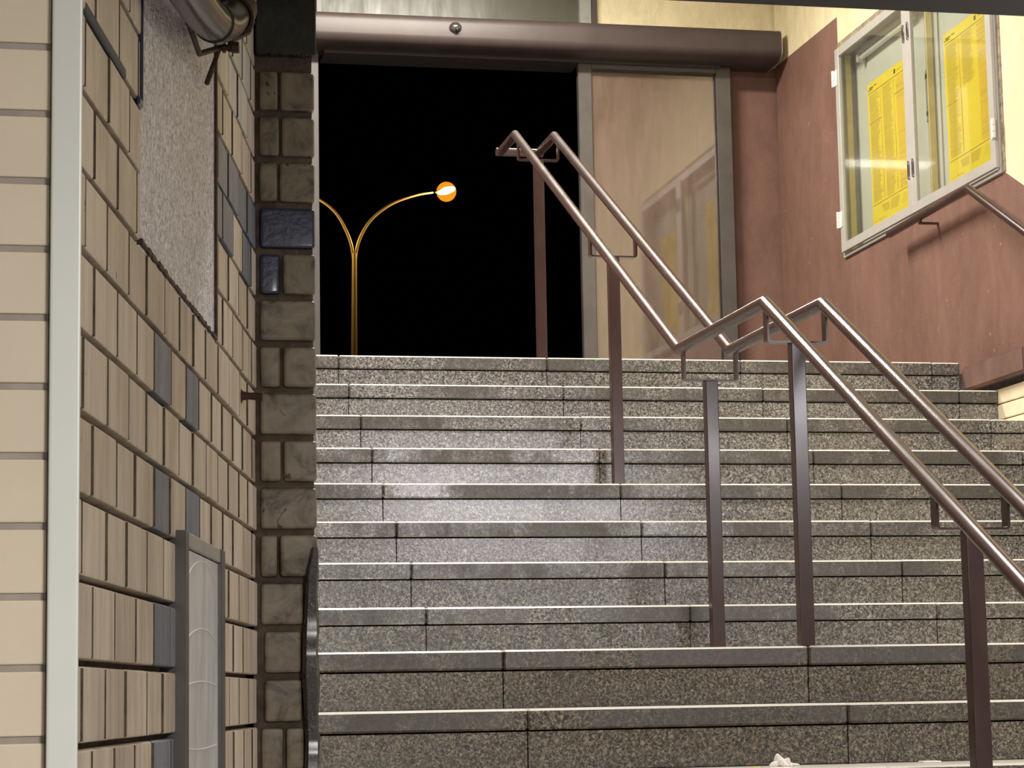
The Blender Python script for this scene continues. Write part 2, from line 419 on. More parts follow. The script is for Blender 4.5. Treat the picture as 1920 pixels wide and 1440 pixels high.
# dirt seam under the panel and dark bead at its sides
bm = bmesh.new()
s = PS0
while s < PS1:
    l = random.uniform(0.008, 0.02); h = random.uniform(0.002, 0.006)
    box(bm, s, s+l, 0.004, 0.0105+random.uniform(0, 0.0015), PZ0-0.003-h/2, PZ0-0.003+h, bev=0.001, M=WM); s += l*0.9
box(bm, PS1-0.003, PS1+0.008, 0.004, 0.012, PZ0, 1.274, bev=0.001, M=WM)
tag(obj('seam', bm, M_rust), 'crusty dark seam along the bottom and right side of the silver panel', 'seam')
bm = bmesh.new(); box(bm, PS0-0.010, PS0-0.001, 0.006, 0.0125, 0.712, 1.274, bev=0.0015, M=WM); box(bm, PS0-0.03, PS0-0.001, 0.006, 0.0125, 0.703, 0.714, bev=0.003, M=WM)
tag(obj('blue_cable', bm, M_oldblue), 'thin dark blue cable running up the left edge of the silver panel', 'cable')
bm = bmesh.new(); box(bm, 0.0, 0.262, 0.004, 0.0112, 0.7065, 0.7195, bev=0.002, M=WM)  # dark grey strip along one brick joint
tag(obj('joint_strip', bm, simple('dark_grey_strip', (0.05, 0.055, 0.07), 0.6)), 'dark grey strip along the brick joint beside the white corner post', 'sealant')
# framed pane low on the wall
fr = thing('wall_display_frame', 'narrow grey metal framed pane fixed low on the glazed brick wall', 'display frame', (A+u*0.97))
fr.location.z = -1.1
st_ = 0.034; zb_ = -1.1
M_fr = simple('dull_steel_frame', (0.13, 0.125, 0.12), 0.35, 0.6, 0.5, 0.2, 12)
M_fr2 = simple('pale_steel_frame', (0.36, 0.35, 0.34), 0.4, 0.5, 0.5, 0.15, 12)
obj('frame_stile', (lambda b: (box(b, FS0, FS0+st_, -0.02, 0.0235, zb_, FZ1, bev=0.0012, M=WM), b)[1])(bmesh.new()), M_fr, fr)
obj('frame_stile', (lambda b: (box(b, FS1-0.045, FS1, -0.02, 0.0245, zb_, FZ1, bev=0.0015, M=WM), b)[1])(bmesh.new()), M_fr, fr)
obj('frame_rail', (lambda b: (box(b, FS0+st_, FS1-0.045, -0.02, 0.0225, FZ1-0.020, FZ1, bev=0.0015, M=WM), b)[1])(bmesh.new()), M_fr2, fr)
obj('frame_rail', (lambda b: (box(b, FS0+st_, FS1-0.045, -0.02, 0.0225, zb_, zb_+0.022, bev=0.0015, M=WM), b)[1])(bmesh.new()), M_fr2, fr)
pane = obj('pane', (lambda b: (box(b, FS0+st_, FS1-0.045, -0.02, 0.0185, zb_+0.022, FZ1-0.022, M=WM), b)[1])(bmesh.new()), M_pane, fr)
for j, (zc, sag) in enumerate([(0.168, 0.024), (0.085, 0.014), (0.022, 0.005), (-0.062, -0.003)]):
    bm = bmesh.new(); pts = []
    for i in range(15):
        f = i/14; s = FS0+st_+0.03+f*(FS1-FS0-st_-0.045-0.05)
        pts.append(WM @ Vector((s, 0.0188, zc+sag*(1-(2*f-1)**2))))
    sweep(bm, pts, 0.0009, 6); obj('reflection_arc', bm, M_glint, fr)  # pale arcs drawn for a lamp's reflection in the pane
keep(fr)
# rusty pin in the brick wall
bm = bmesh.new(); P0 = WM @ Vector((1.50, 0.0, 0.502)); P1 = WM @ Vector((1.50, 0.045, 0.500))
sweep(bm, [P0, (P0+P1)/2, P1], 0.006, 10, rs=[0.010, 0.006, 0.008]); sweep(bm, [P0+Vector((0, 0, .01)), P0+Vector((0, 0, -.012))], 0.011, 8)
tag(obj('rusty_pin', bm, M_rust, smooth=True), 'small rusty bolt sticking out of the glazed bricks near the corner', 'bolt')
# grey pipe bend with a rusty clamp
def onD(x, y, D):
    d = F_+R_*((x-960)/4355.89)-U_*((y-720)/4355.89); return d*D
def smooth_path(P, n=8):
    out = []
    for i in range(len(P)-1):
        p0 = P[max(i-1, 0)]; p1 = P[i]; p2 = P[i+1]; p3 = P[min(i+2, len(P)-1)]
        for k in range(n):
            t = k/n; out.append(0.5*((2*p1)+(p2-p0)*t+(2*p0-5*p1+4*p2-p3)*t*t+(3*p1-p0-3*p2+p3)*t**3))
    out.append(P[-1]); return out
ctrl = [(-0.02, 0.055, 0.862), (0.20, 0.055, 0.862), (0.39, 0.055, 0.868), (0.62, 0.055, 0.893), (0.78, 0.055, 0.925), (0.92, 0.055, 0.972), (1.04, 0.055, 1.035), (1.11, 0.055, 1.10), (1.13, 0.055, 1.17), (1.13, 0.055, 1.27)]
path = smooth_path([WM @ Vector(c) for c in ctrl], 6)
dp = thing('drain_pipe', 'glossy grey pipe bend hanging at the top of the silver panel', 'pipe', WM @ Vector((1.13, 0.055, 1.27)))
bm = bmesh.new(); sweep(bm, path, 0.026, 24); obj('pipe_bend', bm, M_pipe, dp, smooth=True)
bm = bmesh.new(); a0, a1 = path[22], path[24]; sweep(bm, [a0, a0.lerp(a1, 0.5), a1], 0.0285, 24); obj('pipe_socket', bm, M_pipe, dp, smooth=True)
keep(dp)
cl = thing('pipe_clamp', 'rusty clamp with a bolt holding the grey pipe to the wall', 'clamp', WM @ Vector((0.95, 0.045, 0.93)))
bm = bmesh.new(); c0 = path[33]; ax = (path[34]-path[32]).normalized()
sd = nn.copy(); ot = ax.cross(sd).normalized()
def band(bm, L0, L1, ax, w):
    V = [[bm.verts.new(p+ax*w*s) for p in L_] for L_ in (L0, L1) for s in (-1, 1)]
    for i in range(len(L0)-1):
        for x, y in ((0, 1), (1, 3), (3, 2), (2, 0)): bm.faces.new((V[x][i], V[x][i+1], V[y][i+1], V[y][i]))
    for i in (0, len(L0)-1): bm.faces.new([V[x][i] for x in (0, 1, 3, 2)])
ra, rb = [], []
for i in range(25):
    an = math.radians(-150+300*i/24)
    for rad, L_ in ((0.0275, ra), (0.0315, rb)): L_.append(c0+(sd*math.cos(an)+ot*math.sin(an))*rad)
band(bm, ra, rb, ax, 0.030); obj('clamp_band', bm, M_rust, cl)
be = WM @ Vector((0.93, 0.052, 0.934)); dn = Vector((0, 0, 1))
bm = bmesh.new(); sweep(bm, [c0+nn*0.027-dn*0.012, c0+nn*0.020-dn*0.030, be+nn*0.004+dn*0.010, be+nn*0.004-dn*0.006], 0.0045, 8); obj('clamp_ear', bm, M_rust, cl)
bm = bmesh.new(); sweep(bm, [be-nn*0.014, be+nn*0.014], 0.0045, 10); sweep(bm, [be+nn*0.006, be+nn*0.016], 0.0085, 6); sweep(bm, [be-nn*0.008, be-nn*0.003], 0.008, 6); obj('bolt', bm, M_rust, cl)
bm = bmesh.new(); sweep(bm, [WM @ Vector((0.74, 0.020, 0.915)), WM @ Vector((0.84, 0.022, 0.900)), be-nn*0.012, WM @ Vector((0.93, 0.030, 0.905)), WM @ Vector((0.96, 0.018, 0.890))], 0.0042, 8); obj('clamp_arm', bm, M_rust, cl)
keep(cl)

# foreground beige wall and white corner post
bm = bmesh.new(); zs = [0.594+0.0625*k for k in range(-33, 12)]
for a in zs:
    box(bm, -1.5, 0.0165, 2.1, 2.16, a+0.0028, min(a+0.0625-0.0028, 1.274), bev=0.0022, seg=2)
struct(obj('wall_front_left', bm, M_fg, smooth=True, wn=True))
struct(obj('wall_front_left_joint', B(-1.5, 0.0160, 2.1025, 2.19, FLOOR, 1.2745), M_fgj))
bm = bmesh.new(); box(bm, 0.0168, 0.0445, 2.090, 2.19, FLOOR, 1.274, bev=0.003, seg=2)
struct(obj('trim_2', bm, M_white, smooth=True, wn=True))

# ------------------------------------------------------------------ right side
XW = 4.046
NY0, NY1, NZ0, NZ1 = 9.021, 11.000, 2.165, 3.278
sl = r_/t_
bm = bmesh.new(); D = 4.2
def zslope(y): return 2.170+(y-9.005)*sl
# brown dado (0) and cream above (1), niche left open
prism(bm, [(NY1, FLOOR), (12.0, FLOOR), (12.0, 3.44), (NY1, 3.43)], 'x', XW, D, 0)
prism(bm, [(NY1, 3.43), (12.0, 3.44), (12.0, 4.3), (NY1, 4.3)], 'x', XW, D, 1)
prism(bm, [(NY0, FLOOR), (NY1, FLOOR), (NY1, NZ0), (NY0, NZ0)], 'x', XW, D, 0)
prism(bm, [(NY0, NZ1), (NY1, NZ1), (NY1, 4.3), (NY0, 4.3)], 'x', XW, D, 1)
prism(bm, [(4.0, FLOOR), (NY0, FLOOR), (NY0, NZ0), (4.0, zslope(4.0))], 'x', XW, D, 0)
prism(bm, [(4.0, zslope(4.0)), (NY0, NZ0), (NY0, 4.3), (4.0, 4.3)], 'x', XW, D, 1)
prism(bm, [(NY0, NZ0), (NY1, NZ0), (NY1, NZ1), (NY0, NZ1)], 'x', 4.17, D, 1)
struct(obj('wall_right', bm, [M_brownwall, M_cream]))
struct(obj('wall_right_passage', B(3.95, 4.2, -3.0, 3.9, FLOOR, 1.275), M_pass))
struct(obj('wall_back', B(-1.5, 4.2, -3.2, -3.0, FLOOR, 1.275), M_pass))
struct(obj('wall_left_passage', B(-1.7, -1.5, -3.0, 2.2, FLOOR, 1.275), M_pass))
# ledge
M_ledge = plaster('ledge_brown', (0.11, 0.07, 0.055), (0.22, 0.125, 0.10), 0.55)
bm = bmesh.new()
zt = 1.338; zb2 = 1.240; yk = 8.50
for (pts) in ([(9.125, zb2), (9.125, zt-0.02), (9.105, zt), (yk, zt), (yk, zb2)], [(yk-0.003, zb2), (yk-0.003, zt), (4.1, zt-(yk-4.1)*sl), (4.1, zb2-(yk-4.1)*sl)]):
    prism(bm, pts, 'x', 3.850, XW-0.001)
bmesh.ops.bevel(bm, geom=bm.edges[:], offset=0.005, segments=2, affect='EDGES')
struct(obj('trim_3', bm, M_ledge, smooth=True))
struct(obj('trim_4', (lambda b: (prism(b, [(9.12, 1.205), (9.12, 1.2395), (yk, 1.2395), (4.1, 1.2395-(yk-4.1)*sl), (4.1, 1.19-(yk-4.1)*sl), (yk, 1.20)], 'x', 3.905, XW-0.001), b)[1])(bmesh.new()), simple('shadowed_mortar', (0.06, 0.055, 0.05), 0.9, 0, 0.2, 0.6, 30, 0.02)))  # mortar gap under the ledge, the ledge's shadow put into its colour
# cream bricks under the ledge
bm = bmesh.new()
k = 0; z = 1.213
while z > FLOOR:
    zlo = z-0.0655
    yend = 9.12
    if True:
        # rows end on the sloping string
        def ylo(zz): return max(4.1, yk-(1.19-zz)/sl) if zz < 1.19 else 8.2
        y = yend; ya = ylo(z)
        prism(bm, [(ya, zlo+0.003), (yend, zlo+0.003), (yend, z-0.002), (ya, z-0.002)], 'x', 3.8905, 3.94)
    z -= 0.0655
bmesh.ops.bevel(bm, geom=bm.edges[:], offset=0.003, segments=1, affect='EDGES')
struct(obj('wall_right_lower', bm, simple('cream_painted_brick', (0.74, 0.66, 0.46), 0.55, 0, 0.4, 0.08, 12, 0.001)))
struct(obj('wall_right_lower_joint', (lambda b: (prism(b, [(4.1, FLOOR), (9.12, FLOOR), (9.12, 1.2), (yk, 1.2), (4.1, 1.2-(yk-4.1)*sl)], 'x', 3.905, 4.04), b)[1])(bmesh.new()), M_mortar))

# notice cabinet
nc = thing('notice_cabinet', 'two-door glazed metal notice cabinet let into the right wall', 'cabinet', (XW, 10.0, NZ0))
XF = 4.030
def fr_rect(y0, y1, z0_, z1_, w, x0, x1, bev=0.0015, wt=None, wb=None):
    b = bmesh.new(); wt = wt or w; wb = wb or w
    box(b, x0, x1, y0, y0+w, z0_, z1_, bev=bev); box(b, x0, x1, y1-w, y1, z0_, z1_, bev=bev)
    box(b, x0, x1, y0+w-0.001, y1-w+0.001, z0_, z0_+wb, bev=bev); box(b, x0, x1, y0+w-0.001, y1-w+0.001, z1_-wt, z1_, bev=bev)
    return b
obj('outer_frame', fr_rect(NY0+0.02, NY1-0.002, NZ0+0.002, NZ1-0.03, 0.022, XF+0.004, XW+0.05), M_cab, nc)
obj('plaster_surround', (lambda b: (box(b, XW-0.004, XW+0.05, NY0-0.012, NY0+0.0198, NZ0+0.002, NZ1, bev=0.003), box(b, XW-0.004, XW+0.05, NY0+0.02, NY1-0.002, NZ1-0.0295, NZ1+0.012, bev=0.003), b)[2])(bmesh.new()), simple('rough_filler', (0.26, 0.21, 0.15), 0.85, 0, 0.3, 0.5, 25, 0.006), nc)
obj('back_panel', B(4.125, 4.165, NY0+0.03, NY1-0.01, NZ0+0.01, NZ1-0.03), simple('cabinet_lining', (0.62, 0.60, 0.56), 0.5, 0, 0.4, 0.05, 5), nc)
obj('side_panel', B(XW+0.051, 4.1245, NY1-0.035, NY1-0.004, NZ0+0.01, NZ1-0.031, bev=0.001), simple('galvanised', (0.22, 0.22, 0.20), 0.4, 0.5, 0.5, 0.3, 7, sc=(1, 1, .3)), nc)
obj('reflection_band', B(XW+0.020, XW+0.050, NY1-0.045, NY1-0.024, NZ0+0.03, NZ1-0.06, bev=0.001), simple('yellow_reflection', (0.62, 0.50, 0.16), 0.5), nc)  # yellow strips built in place of reflections in the door glass
obj('reflection_band', B(XW+0.020, XW+0.050, 9.874, 9.887, NZ0+0.03, NZ1-0.06, bev=0.001), simple('yellow_reflection_b', (0.62, 0.50, 0.20), 0.5), nc)
for y0, y1, hinge in ((9.045, 9.997, 9.045), (9.999, 10.975, 10.975)):
    dr = obj('cabinet_door', fr_rect(y0, y1, NZ0+0.026, NZ1-0.034, 0.052, XF-0.014, XF+0.0035, wt=0.045, wb=0.045), M_cab, nc, )
    obj('glass', B(XF-0.006, XF-0.002, y0+0.05, y1-0.05, NZ0+0.068, NZ1-0.076), M_cabglass, dr)
    for zc in (2.36, 3.095):
        b = bmesh.new(); yy = hinge+(0.012 if hinge > 10 else -0.006)
        sweep(b, [(XF-0.020, yy, zc-0.042), (XF-0.020, yy, zc-0.0145)], 0.010, 12); sweep(b, [(XF-0.020, yy, zc-0.0135), (XF-0.020, yy, zc+0.0135)], 0.010, 12); sweep(b, [(XF-0.020, yy, zc+0.0145), (XF-0.020, yy, zc+0.042)], 0.010, 12)
        box(b, XF-0.018, XF-0.0135, min(yy, hinge-(0.03 if hinge > 10 else -0.03)), max(yy, hinge-(0.03 if hinge > 10 else -0.03)), zc-0.042, zc+0.042, bev=0.001)
        obj('hinge', b, M_white, dr, smooth=True)
    for zc in (2.402, 3.058):
        yy = y1-0.024 if y1 < 10 else y0+0.028
        b = bmesh.new(); n_ = 20; ring = []
        pts = [(XF-0.0165, yy+0.0085*math.cos(2*math.pi*i/n_), zc+(0.032 if math.sin(2*math.pi*i/n_) > 0 else -0.032)+0.009*math.sin(2*math.pi*i/n_)) for i in range(n_+1)]
        sweep(b, pts, 0.0035, 8, cap=False); obj('lock_ring', b, M_chrome, dr, smooth=True)
        obj('keyhole', B(XF-0.0150, XF-0.0138, yy-0.004, yy+0.004, zc-0.022, zc+0.022, bev=0.0004), M_black, dr)
tb = obj('tube_lamp', (lambda b: (sweep(b, [(4.098, 10.10, 3.165), (4.098, 10.80, 3.165)], 0.014, 16), b)[1])(bmesh.new()), simple('unlit_tube', (0.75, 0.75, 0.72), 0.2), nc, smooth=True)
obj('lamp_bracket', (lambda b: (box(b, 4.075, 4.12, 10.80, 10.825, 3.14, 3.19, bev=0.002), box(b, 4.085, 4.1245, 10.1, 10.80, 3.182, 3.205, bev=0.002), b)[2])(bmesh.new()), simple('bracket_grey', (0.45, 0.43, 0.40), 0.35), tb)
for ch_ in nc.children: ch_.matrix_parent_inverse = Matrix.Translation(nc.location).inverted()

# yellow timetable posters
M_yel = simple('yellow_paper', (0.95, 0.70, 0.015), 0.55, 0, 0.3, 0.02, 4)
M_print = MT('faint_print', 0.6, 0, (0.72, 0.51, 0.015)).m
M_print3 = MT('orange_band', 0.6, 0, (0.93, 0.57, 0.01)).m
M_ink = MT('dark_ink', 0.6, 0, (0.09, 0.06, 0.01)).m
def poster(ya, yb, za, zb, label, holes, seed, curl=0.0):
    rnd = random.Random(seed)
    X0 = 4.1235
    o = bpy.data.objects.new('timetable_poster', None); C.objects.link(o); o.location = (X0, (ya+yb)/2, za)
    tag(o, label, 'poster', 'yellow timetable posters')
    def xs(f, z): return X0-0.003-curl*(f**2)-0.002*math.sin(z*7)
    bm = bmesh.new(); N, K = 16, 20
    G = [[None]*(K+1) for _ in range(N+1)]; G2 = [[None]*(K+1) for _ in range(N+1)]
    for i in range(N+1):
        for j in range(K+1):
            f = i/N; y = yb+(ya-yb)*f; z = za+(zb-za)*j/K
            G[i][j] = bm.verts.new((xs(f, z), y, z)); G2[i][j] = bm.verts.new((xs(f, z)+0.0004, y, z))
    for i in range(N):
        for j in range(K):
            bm.faces.new((G[i][j], G[i+1][j], G[i+1][j+1], G[i][j+1])); bm.faces.new((G2[i][j], G2[i][j+1], G2[i+1][j+1], G2[i+1][j]))
    obj('sheet', bm, M_yel, o)
    W_, H_ = yb-ya, zb-za
    def rect(bm, u0, u1, v0, v1):   # u from left (far) edge 0..1, v from bottom 0..1
        n = max(1, int((u1-u0)/0.12)); vs = []
        for i in range(n+1):
            f = u0+(u1-u0)*i/n
            for v in (v0, v1):
                z = za+H_*v; vs.append(bm.verts.new((xs(f, z)-0.0006, yb-W_*f, z)))
        for i in range(n): bm.faces.new((vs[2*i], vs[2*i+2], vs[2*i+3], vs[2*i+1]))
    b1, b2, b3 = bmesh.new(), bmesh.new(), bmesh.new()
    for rn, rr_ in [('heading_rule', (0.02, 0.985, 0.9245, 0.928)), ('foot_rule', (0.02, 0.985, 0.150, 0.153))]+[('section_rule', h) for h in holes]:
        bq = bmesh.new(); rect(bq, *rr_); obj(rn, bq, M_ink, o)
    rect(b2, 0.02, 0.035, 0.945, 0.957); rect(b2, 0.05, 0.15, 0.957, 0.966); rect(b2, 0.05, 0.13, 0.945, 0.952); rect(b2, 0.17, 0.24, 0.960, 0.966)
    rect(b2, 0.66, 0.70, 0.945, 0.975)
    rect(b1, 0.73, 0.84, 0.952, 0.964); rect(b1, 0.87, 0.95, 0.952, 0.966)
    for c in range(3):
        u0 = 0.04+c*0.33
        v = 0.912
        while v > 0.17:
            hgt = rnd.uniform(0.004, 0.010)
            if not (c == 1 and seed == 2 and v < 0.60):
                rect(b3 if c == 2 and rnd.random() < 0.75 else b1, u0+rnd.uniform(0, .008), u0+rnd.uniform(0.17, 0.255), v-hgt, v)
            v -= hgt+rnd.uniform(0.0018, 0.004)
        if not (c == 1 and seed == 2): rect(b1, u0+0.268, u0+0.285, 0.17, 0.915)
    for i in range(5): rect(b1, 0.24+0.01*i, 0.42, 0.12-0.011*i, 0.128-0.011*i)
    for i in range(6): rect(b1, 0.46, 0.68-0.01*i, 0.125-0.012*i, 0.133-0.012*i)
    for i in range(5): rect(b1, 0.74, 0.95, 0.120-0.013*i, 0.122-0.013*i)
    rect(b1, 0.05, 0.13, 0.035, 0.039); rect(b1, 0.16, 0.21, 0.035, 0.047); rect(b1, 0.23, 0.30, 0.036, 0.043)
    obj('table_print', b1, M_print, o); obj('heading_print', b2, M_ink, o); obj('orange_columns', b3, M_print3, o)
    keep(o)
poster(10.245, 10.795, 2.280, 3.018, 'yellow timetable poster behind the left glass door of the cabinet', [(0.02, 0.33, 0.715, 0.718), (0.66, 0.985, 0.805, 0.808)], 1)
poster(9.240, 9.800, 2.278, 2.990, 'yellow timetable poster behind the right glass door of the cabinet', [(0.02, 0.28, 0.52, 0.523)], 2, 0.012)
bm = B(4.118, 4.1245, 9.985-0.0+0.022, 10.045, 2.64, 2.885, bev=0.001)
stk = tag(obj('paper_label', bm, simple('white_paper', (0.70, 0.69, 0.64), 0.6)), 'narrow white upright label beside the right-hand timetable in the cabinet', 'label')
for z_ in (2.845, 2.665): obj('label_mark', B(4.1165, 4.1178, 10.012, 10.034, z_, z_+0.022), M_black, stk)

# wall handrail
wr = thing('wall_handrail', 'brown tubular handrail on the right wall under the notice cabinet', 'handrail', (XW, 9.9, 2.05))
bm = bmesh.new()
XWR = 3.960
pts = [(XWR, 10.155, 2.124)]
sweep(bm, [(XWR, 10.175, 2.125), (XWR, 10.171, 2.125), (XWR, 10.16, 2.125), (XWR, 9.235, 2.137), (XWR, 9.215, 2.133), (XWR, 9.200, 2.125), (XWR, 4.6, 2.125-4.6*sl)], 0.0195, 24, rs=[0.010, 0.016, .0195, .0195, .0195, .0195, .0195])
obj('rail', bm, M_rail, wr, smooth=True)
for yb_, zb_2 in ((9.78, 2.13), (7.6, 2.125-1.6*sl), (5.6, 2.125-3.6*sl)):
    b = bmesh.new(); box(b, XWR-0.004, XW+0.001, yb_-0.013, yb_+0.013, zb_2-0.036, zb_2-0.028, bev=0.001); box(b, XWR-0.004, XWR+0.004, yb_-0.013, yb_+0.013, zb_2-0.034, zb_2-0.015, bev=0.001)
    obj('bracket', b, M_rail, wr)
keep(wr)

# ------------------------------------------------------------------ middle double handrail
XC, G_ = 2.090, 0.085
ZR = 1.0735; YB, YF = 6.990, 6.110; YT = 9.410; ZT = 2.356
YE = 9.725
hr = thing('handrail', 'brown double handrail on square posts climbing the middle of the stairs', 'handrail', (XC, 6.1, nz(0)))
ylow = 3.72
for sx in (-1, 1):
    x = XC+sx*G_; b = bmesh.new()
    def bend(p, a, c, e=0.008):
        p = Vector(p); a = Vector(a); c = Vector(c); return [p+(a-p).normalized()*e, p, p+(c-p).normalized()*e] if False else [p]
    P = [(x, YE, ZT), (x, YT, ZT), (x, YB, ZR), (x, YF, ZR), (x, ylow, ZR-(YF-ylow)*(ZT-ZR)/(YT-YB))]
    sweep(b, P, 0.0190, 28)
    obj('rail', b, M_rail, hr, smooth=True)
b = bmesh.new(); sweep(b, [(XC-G_-0.019, YE, ZT), (XC+G_+0.019, YE, ZT)], 0.0185, 24); obj('end_bar', b, M_rail, hr, smooth=True)
posts = [(9.352, TOP-0.002, 2.232), (8.128, nz(4), 1.585), (6.942, nz(0), 0.966), (6.104, nz(0), 0.958), (4.935, nz(-4), 0.353), (3.900, nz(-8), -0.206)]
SLP = (ZT-ZR)/(YT-YB)
def zrail(y): return ZT if y > YT else (ZR+(y-YB)*SLP if y > YB else (ZR if y > YF else ZR-(YF-y)*SLP))
for yy, zb_, ztp in posts:
    b = bmesh.new(); box(b, XC-0.02, XC+0.02, yy-0.02, yy+0.02, zb_, ztp, bev=0.003, seg=2); obj('post', b, M_rail, hr, smooth=True, wn=True)
    b = bmesh.new(); w_ = 0.0175; th = 0.005
    ztop = zrail(yy)-0.012
    def P4(xc, z): return (xc, z)
    # U of flat bar: outline in x-z, extruded along y
    xi, xo = G_-0.0025, G_+0.0035; rr = 0.010
    outer = [(-xo, ztop), (-xo, ztp+rr)]+[(-xo+rr-rr*math.cos(a), ztp+rr-rr*math.sin(a)) for a in (0.4, 0.8, 1.2)]+[(-xo+rr, ztp), (xo-rr, ztp)]+[(xo-rr+rr*math.sin(a), ztp+rr-rr*math.cos(a)) for a in (0.4, 0.8, 1.2)]+[(xo, ztp+rr), (xo, ztop)]
    ri = rr-th
    inner = [(xi, ztop), (xi, ztp+th+ri)]+[(xi-ri+ri*math.cos(a), ztp+th+ri-ri*math.sin(a)) for a in (0.5, 1.1)]+[(xi-ri, ztp+th), (-xi+ri, ztp+th)]+[(-xi+ri-ri*math.sin(a), ztp+th+ri-ri*math.cos(a)) for a in (0.5, 1.1)]+[(-xi, ztp+th+ri), (-xi, ztop)]
    prism(b, [(XC+x, z) for x, z in outer+inner], 'y', yy-w_, yy+w_)
    obj('bracket', b, M_rail, hr)
keep(hr)

# ------------------------------------------------------------------ door wall
YD = 12.0
struct(obj('wall_back_hall', (lambda b: (box(b, 3.762, 4.2, YD+0.03, YD+0.15, TOP-0.1, 3.44), box(b, 2.985, 3.762, YD+0.03, YD+0.15, TOP-0.1, 3.44), box(b, 0.3, 1.482, YD+0.03, YD+0.15, TOP-0.1, 4.3), b)[3])(bmesh.new()), M_brownwall))
struct(obj('wall_back_hall_upper', (lambda b: (box(b, 3.025, 4.2, YD+0.03, YD+0.15, 3.441, 4.3), box(b, 1.482, 3.025, YD+0.03, YD+0.15, 3.441, 3.56), b)[2])(bmesh.new()), M_cream))
# thin drip mark / pipe chase line on the cream wall is a shallow vertical crack
# door frame round the opening
struct(obj('trim_5', (lambda b: (box(b, 1.38, 1.484, YD-0.06, YD+0.14, TOP, 3.44, bev=0.002), box(b, 1.512, 3.70, YD-0.09, YD+0.03, 3.398, 3.44, bev=0.002), box(b, 1.512, 2.91, YD+0.031, YD+0.14, 3.40, 3.44, bev=0.002), b)[3])(bmesh.new()), M_alu if False else simple('jamb_grey', (0.050, 0.045, 0.047), 0.5, 0.0)))
d1 = struct(obj('door_1', fr_rect(2.898, 3.760, 0, 1, 0.1, 0, 1), M_bronze)) if False else None
b = bmesh.new(); x0, x1, z0_, z1_ = 2.900, 3.762, TOP+0.01, 3.412
box(b, x0, x0+0.075, YD-0.06, YD-0.015, z0_, z1_, bev=0.003); box(b, x1-0.085, x1, YD-0.06, YD-0.015, z0_, z1_, bev=0.003)
box(b, x0+0.074, x1-0.084, YD-0.06, YD-0.015, z1_-0.040, z1_, bev=0.003); box(b, x0+0.074, x1-0.084, YD-0.06, YD-0.015, z0_, z0_+0.10, bev=0.003)
d1 = struct(obj('door_1', b, M_bronze))
obj('glass', B(x0+0.07, x1-0.08, YD-0.042, YD-0.034, z0_+0.09, z1_-0.035), M_doorglass, d1)
obj('gasket', (lambda b: (box(b, x1-0.092, x1-0.084, YD-0.058, YD-0.043, z0_+0.10, z1_-0.04), box(b, x0+0.075, x1-0.085, YD-0.058, YD-0.043, z1_-0.052, z1_-0.040), b)[2])(bmesh.new()), M_black, d1)
# operator cover
oc = thing('door_operator_cover', 'long rounded brown metal cover above the sliding door', 'door operator', (2.7, YD, 3.42))
zc0, zc1 = 3.412, 3.578; xa, xb = 1.30, 4.004
prof = [(YD+0.028, zc0), (YD-0.16, zc0)]
for i in range(9):
    an = math.radians(90*i/8); prof.append((YD-0.16-0.09*math.sin(an), zc0+0.055-0.055*math.cos(an)))
prof += [(YD-0.25, zc1-0.045)]
for i in range(1, 6):
    an = math.radians(90*i/5); prof.append((YD-0.25+0.03*(1-math.cos(an)), zc1-0.045+0.045*math.sin(an)))
prof += [(YD+0.028, zc1)]
b = bmesh.new(); prism(b, prof, 'x', xa, xb-0.004); obj('cover', b, M_header, oc, smooth=True)
b = bmesh.new(); prism(b, prof, 'x', xb-0.0038, xb); obj('end_cap', b, simple('chipped_light_edge', (0.42, 0.38, 0.34), 0.5, 0, 0.5, 0.4, 30), oc)
b = bmesh.new(); bmesh.ops.create_uvsphere(b, u_segments=24, v_segments=12, radius=0.034); bmesh.ops.scale(b, vec=(1, 0.9, 0.85), verts=b.verts[:]); bmesh.ops.translate(b, vec=(2.190, YD-0.252, 3.513), verts=b.verts[:])
sn = obj('sensor', b, simple('sensor_dome_metal', (0.30, 0.28, 0.27), 0.15, 0.9), oc, smooth=True)
b = bmesh.new(); bmesh.ops.create_uvsphere(b, u_segments=16, v_segments=8, radius=0.014); bmesh.ops.translate(b, vec=(2.196, YD-0.275, 3.498), verts=b.verts[:]); obj('lens', b, M_black, sn, smooth=True)
keep(oc)
# transom window
wn = struct(obj('window_1', (lambda b: (box(b, 1.482, 1.51, YD-0.01, YD+0.1, 3.56, 4.3, bev=0.002), box(b, 2.93, 2.995, YD-0.005, YD+0.1, 3.56, 4.3, bev=0.002), box(b, 1.51, 2.93, YD-0.005, YD+0.1, 3.56, 3.60, bev=0.002), b)[3])(bmesh.new()), simple('transom_frame', (0.24, 0.245, 0.23), 0.5)))
obj('outer_frame', B(2.9955, 3.026, YD-0.012, YD+0.1, 3.56, 4.3, bev=0.002), M_header, wn)
obj('pane', B(1.509, 2.931, YD+0.03, YD+0.036, 3.59, 4.3), M_winglass, wn)

